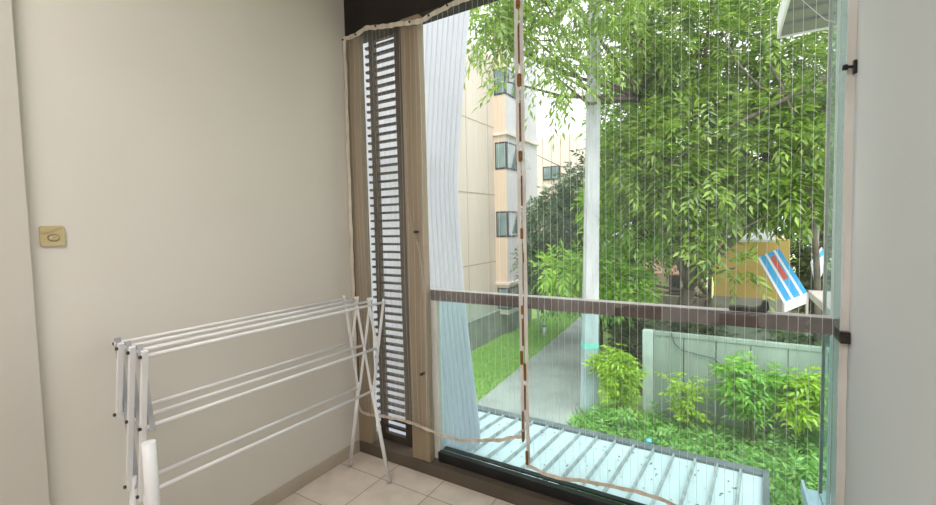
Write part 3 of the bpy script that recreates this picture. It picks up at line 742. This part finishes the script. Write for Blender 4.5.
shrub('bushy yellow-green shrub at the right end of the grey fence', fx(797), 7.6, 16, 1.75, .55, 'leafY', 18, 8, .17, .055, 34, ulo=.64)
shrub('low dark green shrub in the grass at the foot of the white pole', fx(617), 7.2, 7, .5, .4, 'weed', 14, 7, .14, .045, 35)

def ax_(px, y): return on(px, 400, 1, y)[0]
shrub('tall dark green bush behind the white pole at the left end of the fence', ax_(628, 9.4), 9.4, 14, 2.5, .75, 'leafE', 26, 8, .17, .055, 41, ulo=.3)
shrub('dull green bush behind the grey fence, just showing over its left half', ax_(695, 9.6), 9.6, 12, 2.35, .9, 'leafE', 18, 8, .17, .055, 42, ulo=.4)
shrub('tall dull green bush far back behind the blue awning', 4.45, 14.2, 18, 3.5, .85, 'leafE', 34, 8, .24, .08, 44, ulo=.2)
shrub('dull green bush behind the grey fence, just showing over its right half', ax_(775, 9.4), 9.4, 12, 2.3, .9, 'leafE', 18, 8, .17, .055, 43, ulo=.4)

# ------------------------------------------------------------------ pole
pc = np.array([-.66, 7.75, GZ]); pt = on(595.5, 5, 1, 7.75)
pl_ = thing('utility_pole', pc, 'tall square white concrete pole beside the path', 'pole')
a = .165; b = .105; top = np.array([pt[0], 7.75, 7.2]); ex = np.array([.857, .514, 0]); ey = np.array([-.514, .857, 0])
m = MB(); V = []
for (c, h) in ((pc+[0, 0, -.1], a), (top, b)):
    for (i, j) in ((-1, -1), (1, -1), (1, 1), (-1, 1)): V.append(c+ex*i*h+ey*j*h)
m.add(V, [(0, 3, 2, 1), (4, 5, 6, 7), (0, 1, 5, 4), (1, 2, 6, 5), (2, 3, 7, 6), (3, 0, 4, 7)]); m.build('shaft', 'pole', pl_, .012)
zb = on(586, 344, 1, 7.75)[2]; fr = (zb-GZ)/(7.2-GZ); cc = pc*(1-fr)+top*fr; h = a+(b-a)*fr+.004
m = MB()
for sgn, e1, e2 in ((-1, ey, ex), (1, ey, ex), (-1, ex, ey), (1, ex, ey)):
    m.obox(cc+e1*sgn*h, e2, e1, (0, 0, 1), h*2, .004, .13)
m.build('painted_band', 'teal', pl_)
MB().obox(pc+[0, 0, .06], ex, ey, (0, 0, 1), .5, .5, .14).build('footing', 'conc', pl_, .02)

cb = MB(); A = at(537, 155, 16); B = at(579, 174, 9.3)
qs = [A*(1-u)+B*u+np.array([0, 0, -.02*4*u*(1-u)]) for u in np.linspace(0, 1, 14)]
tag(cb.tube(qs, .012, 5).build('overhead_cable', 'bframe'), 'thin dark cable strung from the beige building to the white pole', 'cable')

# ------------------------------------------------------------------ garden pipes and litter
Pp = on(541, 333, 2, GZ); Pq = at(536.5, 303, np.dot(Pp-CAM, FW)-.2)
tag(MB().tube([Pp, Pp*.2+Pq*.8, Pq], .05, 12).build('drain_pipe', 'white_alu'), 'slanting white drain pipe standing in the lawn beside the path', 'pipe')
Pp = on(544.5, 337, 2, GZ)
st = thing('vent_pipe', Pp, 'short upright white capped pipe in the lawn near the path', 'pipe')
MB().tube([Pp, Pp+[0, 0, .42]], .075, 14).build('pipe', 'white_alu', st)
MB().tube([Pp+[0, 0, .42], Pp+[0, 0, .50]], .088, 14).build('cap', 'tray', st)
Pp = on(650, 441, 2, GZ+.35)
bt = thing('plastic_bottle', Pp, 'crushed clear plastic bottle with pale blue label lying in the weeds', 'bottle')
ax = np.array([.9, .35, .1])
MB().tube([Pp-ax*.14, Pp-ax*.12, Pp+ax*.05, Pp+ax*.10, Pp+ax*.13], [.03, .042, .042, .018, .016], 12).build('bottle_body', 'pet', bt)
MB().tube([Pp-ax*.07, Pp+ax*.03], .0435, 12).build('label_band', 'pblue', bt)
MB().tube([Pp+ax*.13, Pp+ax*.15], .018, 10).build('bottle_cap', 'pblue', bt)
# dry leaves on the roof
n = 170; V = rng.uniform(0, 1, (n, 2)); Pl = np.array([rp(-.1+2.3*u**.7, .5+1.45*v, .004) for u, v in V])
dd = norm(np.stack([rng.normal(size=n), rng.normal(size=n), np.zeros(n)], 1)); up_ = np.tile([0, 0, 1.], (n, 1))
o = leaf_mesh('leaf_litter', 'litter', Pl, dd, up_, .028*rng.uniform(.3, 1.6, n), .012*rng.uniform(.5, 1.4, n), fold=.1, droop=0)
tag(o, 'scattered dry leaf bits and specks on the white metal roof', 'leaf litter', kind='stuff')

# ------------------------------------------------------------------ fence
fn = thing('concrete_fence', (2.2, 8.2, GZ), 'grey green concrete panel fence behind the shrubs', 'fence')
fx0, fx1 = .66, 6.4; Y0 = 8.18
k = 0; x = fx0
while x < fx1-.1:
    MB().box((x+.008, Y0, GZ-.1), (x+.60-.008, Y0+.07, -1.06)).build('fence_panel', 'fence', fn, .006); x += .60; k += 1
MB().box((fx0-.02, Y0-.02, -1.06), (x+.02, Y0+.10, -.97)).build('coping', 'fence', fn, .008)
MB().box((fx0-.22, Y0-.06, GZ-.1), (fx0, Y0+.14, -.97)).build('end_pillar', 'fence_w', fn, .01)
pts = [on(x_, y_, 1, Y0-.04) for x_, y_ in ((671, 333), (674, 343), (681, 350), (695, 354), (712, 358), (720, 364))]
tag(MB().tube(pts, .010, 5).build('drooping_cable', 'bframe'), 'thin dark cable drooping across the grey fence', 'cable')

# ------------------------------------------------------------------ beige building
BX = -5.8
bd = thing('apartment_building', (BX-2, 14, GZ), 'beige panelled apartment building with stacked corner windows on the left', 'building')
by = lambda px: on(px, 230, 0, BX)[1]
yA, yB = 7.0, by(495)+.05
yD = on(537, 150, 0, BX+.52)[1]
MB().box((BX-6, yA, GZ-.1), (BX, yD-.02, 7.9)).build('main_wall', 'bbeige', bd)
m = MB()
for z in (5.2, 2.6, 0.0): m.box((BX-.01, yA, z-.018), (BX+.006, yB, z+.018))
for y in np.arange(yA+.9, yB, 1.6): m.box((BX-.01, y-.010, GZ), (BX+.004, y+.010, 7.9))
m.build('panel_joints', 'joint', bd)
BP = .52; yC = yB
MB().box((BX, yC, GZ+.9), (BX+BP, yD, 9.3)).build('bay', ['bgrey'], bd)
MB().box((BX, yC-.012, GZ+.9), (BX+BP, yC, 9.3)).build('bay_side', 'btan', bd)
for zl in (4.93, -.88):
    MB().box((BX, yC-.08, zl-.05), (BX+BP+.1, yD+.02, zl+.05)).build('ledge', 'bbeige', bd)
wy1 = yC+1.75
for (z1, z0) in ((7.42, 6.42), (4.62, 3.58), (1.95, .95), (-1.05, -1.9)):
    wn = MB().box((BX+.05, yC-.03, z0), (BX+BP+.02, yC, z1)).box((BX+BP, yC, z0), (BX+BP+.02, wy1, z1)).build('window', 'bframe', bd)
    MB().box((BX+.10, yC-.036, z0+.06), (BX+BP-.02, yC-.028, z1-.06)).build('pane', 'bglass', wn)
    MB().box((BX+BP+.018, yC+.08, z0+.06), (BX+BP+.026, yC+.82, z1-.06)).build('pane', 'bglass', wn)
    MB().box((BX+BP+.018, yC+.92, z0+.06), (BX+BP+.026, wy1-.06, z1-.06)).build('pane', 'bglass', wn)
    # open top-hung casement
    zt = z1-.06; lo_ = z0+.1
    MB().add([(BX+BP+.03, yC+.92, zt), (BX+BP+.03, wy1-.06, zt), (BX+BP+.26, wy1-.06, lo_), (BX+BP+.26, yC+.92, lo_),
              (BX+BP+.06, yC+.92, zt), (BX+BP+.06, wy1-.06, zt), (BX+BP+.29, wy1-.06, lo_), (BX+BP+.29, yC+.92, lo_)],
             [(0, 1, 2, 3), (4, 7, 6, 5), (0, 4, 5, 1), (1, 5, 6, 2), (2, 6, 7, 3), (3, 7, 4, 0)]).build('casement', 'bglass', wn)
# far wing facing the viewer
fw_t = 22.0
A = on(534, 138, 1, 23.0); B = on(577, 134, 1, 23.0)
MB().box((BX-6, 23.0, GZ-.1), (B[0], 30, A[2])).build('far_wing', 'bbeige', bd)
m = MB()
for x in np.arange(A[0], B[0], .55): m.box((x-.014, 22.99, GZ), (x+.014, 23.0, A[2]))
m.build('wing_joints', 'joint', bd)
a_, b_ = on(543, 167, 1, 22.95), on(560, 179, 1, 22.95)
wn = MB().box((a_[0], 22.93, b_[2]), (b_[0], 23.0, a_[2])).build('window', 'bframe', bd)
MB().box((a_[0]+.06, 22.92, b_[2]+.06), ((a_[0]+b_[0])/2-.03, 22.94, a_[2]-.06)).build('pane', 'bglass', wn)
MB().box(((a_[0]+b_[0])/2+.03, 22.92, b_[2]+.06), (b_[0]-.06, 22.94, a_[2]-.06)).build('pane', 'bglass', wn)
# grey garden wall at the foot
gw = MB().box((BX+.02, 6.0, GZ-.05), (BX+.14, 16.4, -1.95)).build('garden_wall', 'conc'); tag(gw, 'low dull grey wall along the foot of the beige building', 'wall')

# ------------------------------------------------------------------ yellow hut, banners, far house, neighbour parapet
yy0 = 12.6
yh = thing('yellow_hut', (2.5, 14, GZ), 'yellow rendered hut with pale metal roof behind the fence', 'hut')
A = on(714, 240, 1, yy0); B = on(778, 302, 1, yy0)
MB().box((A[0], yy0, GZ), (B[0]+.25, yy0+3, A[2])).build('hut_wall', 'yellow', yh)
MB().box((A[0]-.02, yy0-.03, GZ), (B[0]+.27, yy0, on(740, 297, 1, yy0)[2])).build('grey_plinth', 'conc', yh)
MB().prism([(A[0]-.25, yy0-.35, A[2]-.04), (B[0]-.1, yy0-.35, A[2]-.04), (B[0]-.1, yy0+3.1, A[2]+.75), (A[0]-.25, yy0+3.1, A[2]+.75)], (0, 0, .06)).build('hut_roof', 'canopy', yh)

t_ = 10.2
q = [at(757, 258, t_+.6), at(778, 247, t_+.9), at(807, 293, t_-.3), at(783, 303, t_-.3)]
q[1] = q[0]+q[2]-q[3]
aw = thing('striped_awning', (q[0]+q[2])/2, 'tilted blue awning with white and red stripes behind the railing', 'awning')
un = np.cross(q[1]-q[0], q[3]-q[0]); un = un/np.linalg.norm(un); un = un if un@(CAM-q[0]) > 0 else -un
def strip(u0, u1, v0, v1, off): 
    f = lambda u, v: (q[0]*(1-u)+q[1]*u)*(1-v)+(q[3]*(1-u)+q[2]*u)*v+un*off
    return [f(u0, v0), f(u1, v0), f(u1, v1), f(u0, v1)]
MB().prism(strip(0, 1, 0, 1, 0), un*.02).build('canvas', 'blue', aw)
for (u0, u1, v0, v1, mt) in ((.0, .10, 0, 1, 'wcanvas'), (.34, .44, .0, 1, 'wcanvas'), (.46, .66, .10, .62, 'red'), (.72, .82, 0, 1, 'wcanvas')):
    MB().prism(strip(u0, u1, v0, v1, .021), un*.004).build('stripe', mt, aw)
MB().prism([q[3], q[2], q[2]+[0, 0, -.24], q[3]+[0, 0, -.24]], un*.02).build('valance', 'wcanvas', aw)
lw_ = [np.array([q[i][0], q[i][1], GZ]) for i in (2, 3)]
for i, g in zip((2, 3), lw_): MB().tube([g, q[i]], .03, 8).build('post', 'conc', aw)

qb = [at(811, 262, 10.6), at(822, 247, 10.9), at(826, 266, 10.4), at(816, 288, 10.4)]
bn = thing('hanging_banner', qb[0], 'small blue and white banner hanging at the right end of the railing view', 'banner')
un2 = np.cross(qb[1]-qb[0], qb[3]-qb[0]); un2 /= np.linalg.norm(un2)
MB().prism(qb, un2*.02).build('banner_cloth', 'wcanvas', bn)
f2 = lambda u, v, o: (qb[0]*(1-u)+qb[1]*u)*(1-v)+(qb[3]*(1-u)+qb[2]*u)*v-un2*o*np.sign(un2@(qb[0]-CAM))
for (v0, v1) in ((.08, .35), (.5, .78)):
    MB().prism([f2(.02, v0, .021), f2(.98, v0, .021), f2(.98, v1, .021), f2(.02, v1, .021)], -un2*.004*np.sign(un2@(qb[0]-CAM))).build('banner_stripe', 'blue', bn)
MB().tube([np.array([qb[0][0]+.12, qb[0][1]+.05, GZ]), qb[0]+[.12, .05, .9]], .035, 8).build('banner_pole', 'conc', bn)

hy = 19.0
A = on(652, 250, 1, hy); B = on(690, 300, 1, hy)
hs = thing('street_house', ((A[0]+B[0])/2, hy, GZ), 'pale house with a pink awning glimpsed through the leaves far behind', 'house')
MB().box((A[0]-2.5, hy, GZ), (B[0]+.6, hy+4, A[2]+.3)).build('house_wall', 'house', hs)
MB().prism([(A[0]-.2, hy-.9, on(660, 268, 1, hy)[2]-.2), (B[0]+.2, hy-.9, on(660, 268, 1, hy)[2]-.2), (B[0]+.2, hy, on(660, 262, 1, hy)[2]+.1), (A[0]-.2, hy, on(660, 262, 1, hy)[2]+.1)], (0, 0, .06)).build('house_awning', 'pink', hs)
MB().box((on(669, 280, 1, hy-.05)[0], hy-.05, GZ), (on(680, 280, 1, hy-.05)[0], hy, on(670, 274, 1, hy)[2])).build('house_doorway', 'car', hs)
gw = MB().box((-1.2, 16.2, GZ), (6.8, 16.4, on(670, 296, 1, 16.2)[2])).build('boundary_wall', 'conc'); tag(gw, 'low grey concrete wall further back beyond the fence', 'wall')

npz = .55
nb = thing('neighbour_parapet', (3.2, 3.6, npz), 'grey concrete parapet ledge seen through the glass side screen', 'parapet')
A = on(808, 290, 2, npz); B = on(838, 317, 2, npz)
MB().prism([(A[0], A[1], npz-.09), (A[0]+.7, A[1], npz-.09), (B[0]+.7, B[1]-.2, npz-.09), (B[0], B[1]-.2, npz-.09)], (0, 0, .09)).build('coping_slab', 'conc', nb, .01)
MB().box((A[0]+.45, B[1]-.15, GZ), (A[0]+.68, A[1]-.05, npz-.09)).build('parapet_wall', 'conc', nb)

# ------------------------------------------------------------------ light
w = bpy.data.worlds.new('overcast'); scene.world = w; w.use_nodes = True
bg = w.node_tree.nodes['Background']; bg.inputs[0].default_value = (.97, .985, 1, 1); bg.inputs[1].default_value = 1.5
sd_ = bpy.data.lights.new('soft_sun', 'SUN'); sd_.energy = 2.3; sd_.angle = math.radians(35); sd_.color = (1, .97, .9)
so = bpy.data.objects.new('soft_sun', sd_); COL.objects.link(so); so.rotation_euler = Vector((-.30, .5, -1)).to_track_quat('-Z', 'Y').to_euler()

scene.view_settings.view_transform = 'Standard'; scene.view_settings.look = 'None'
scene.view_settings.gamma = 1; scene.view_settings.use_curve_mapping = False; scene.view_settings.exposure = 0.55
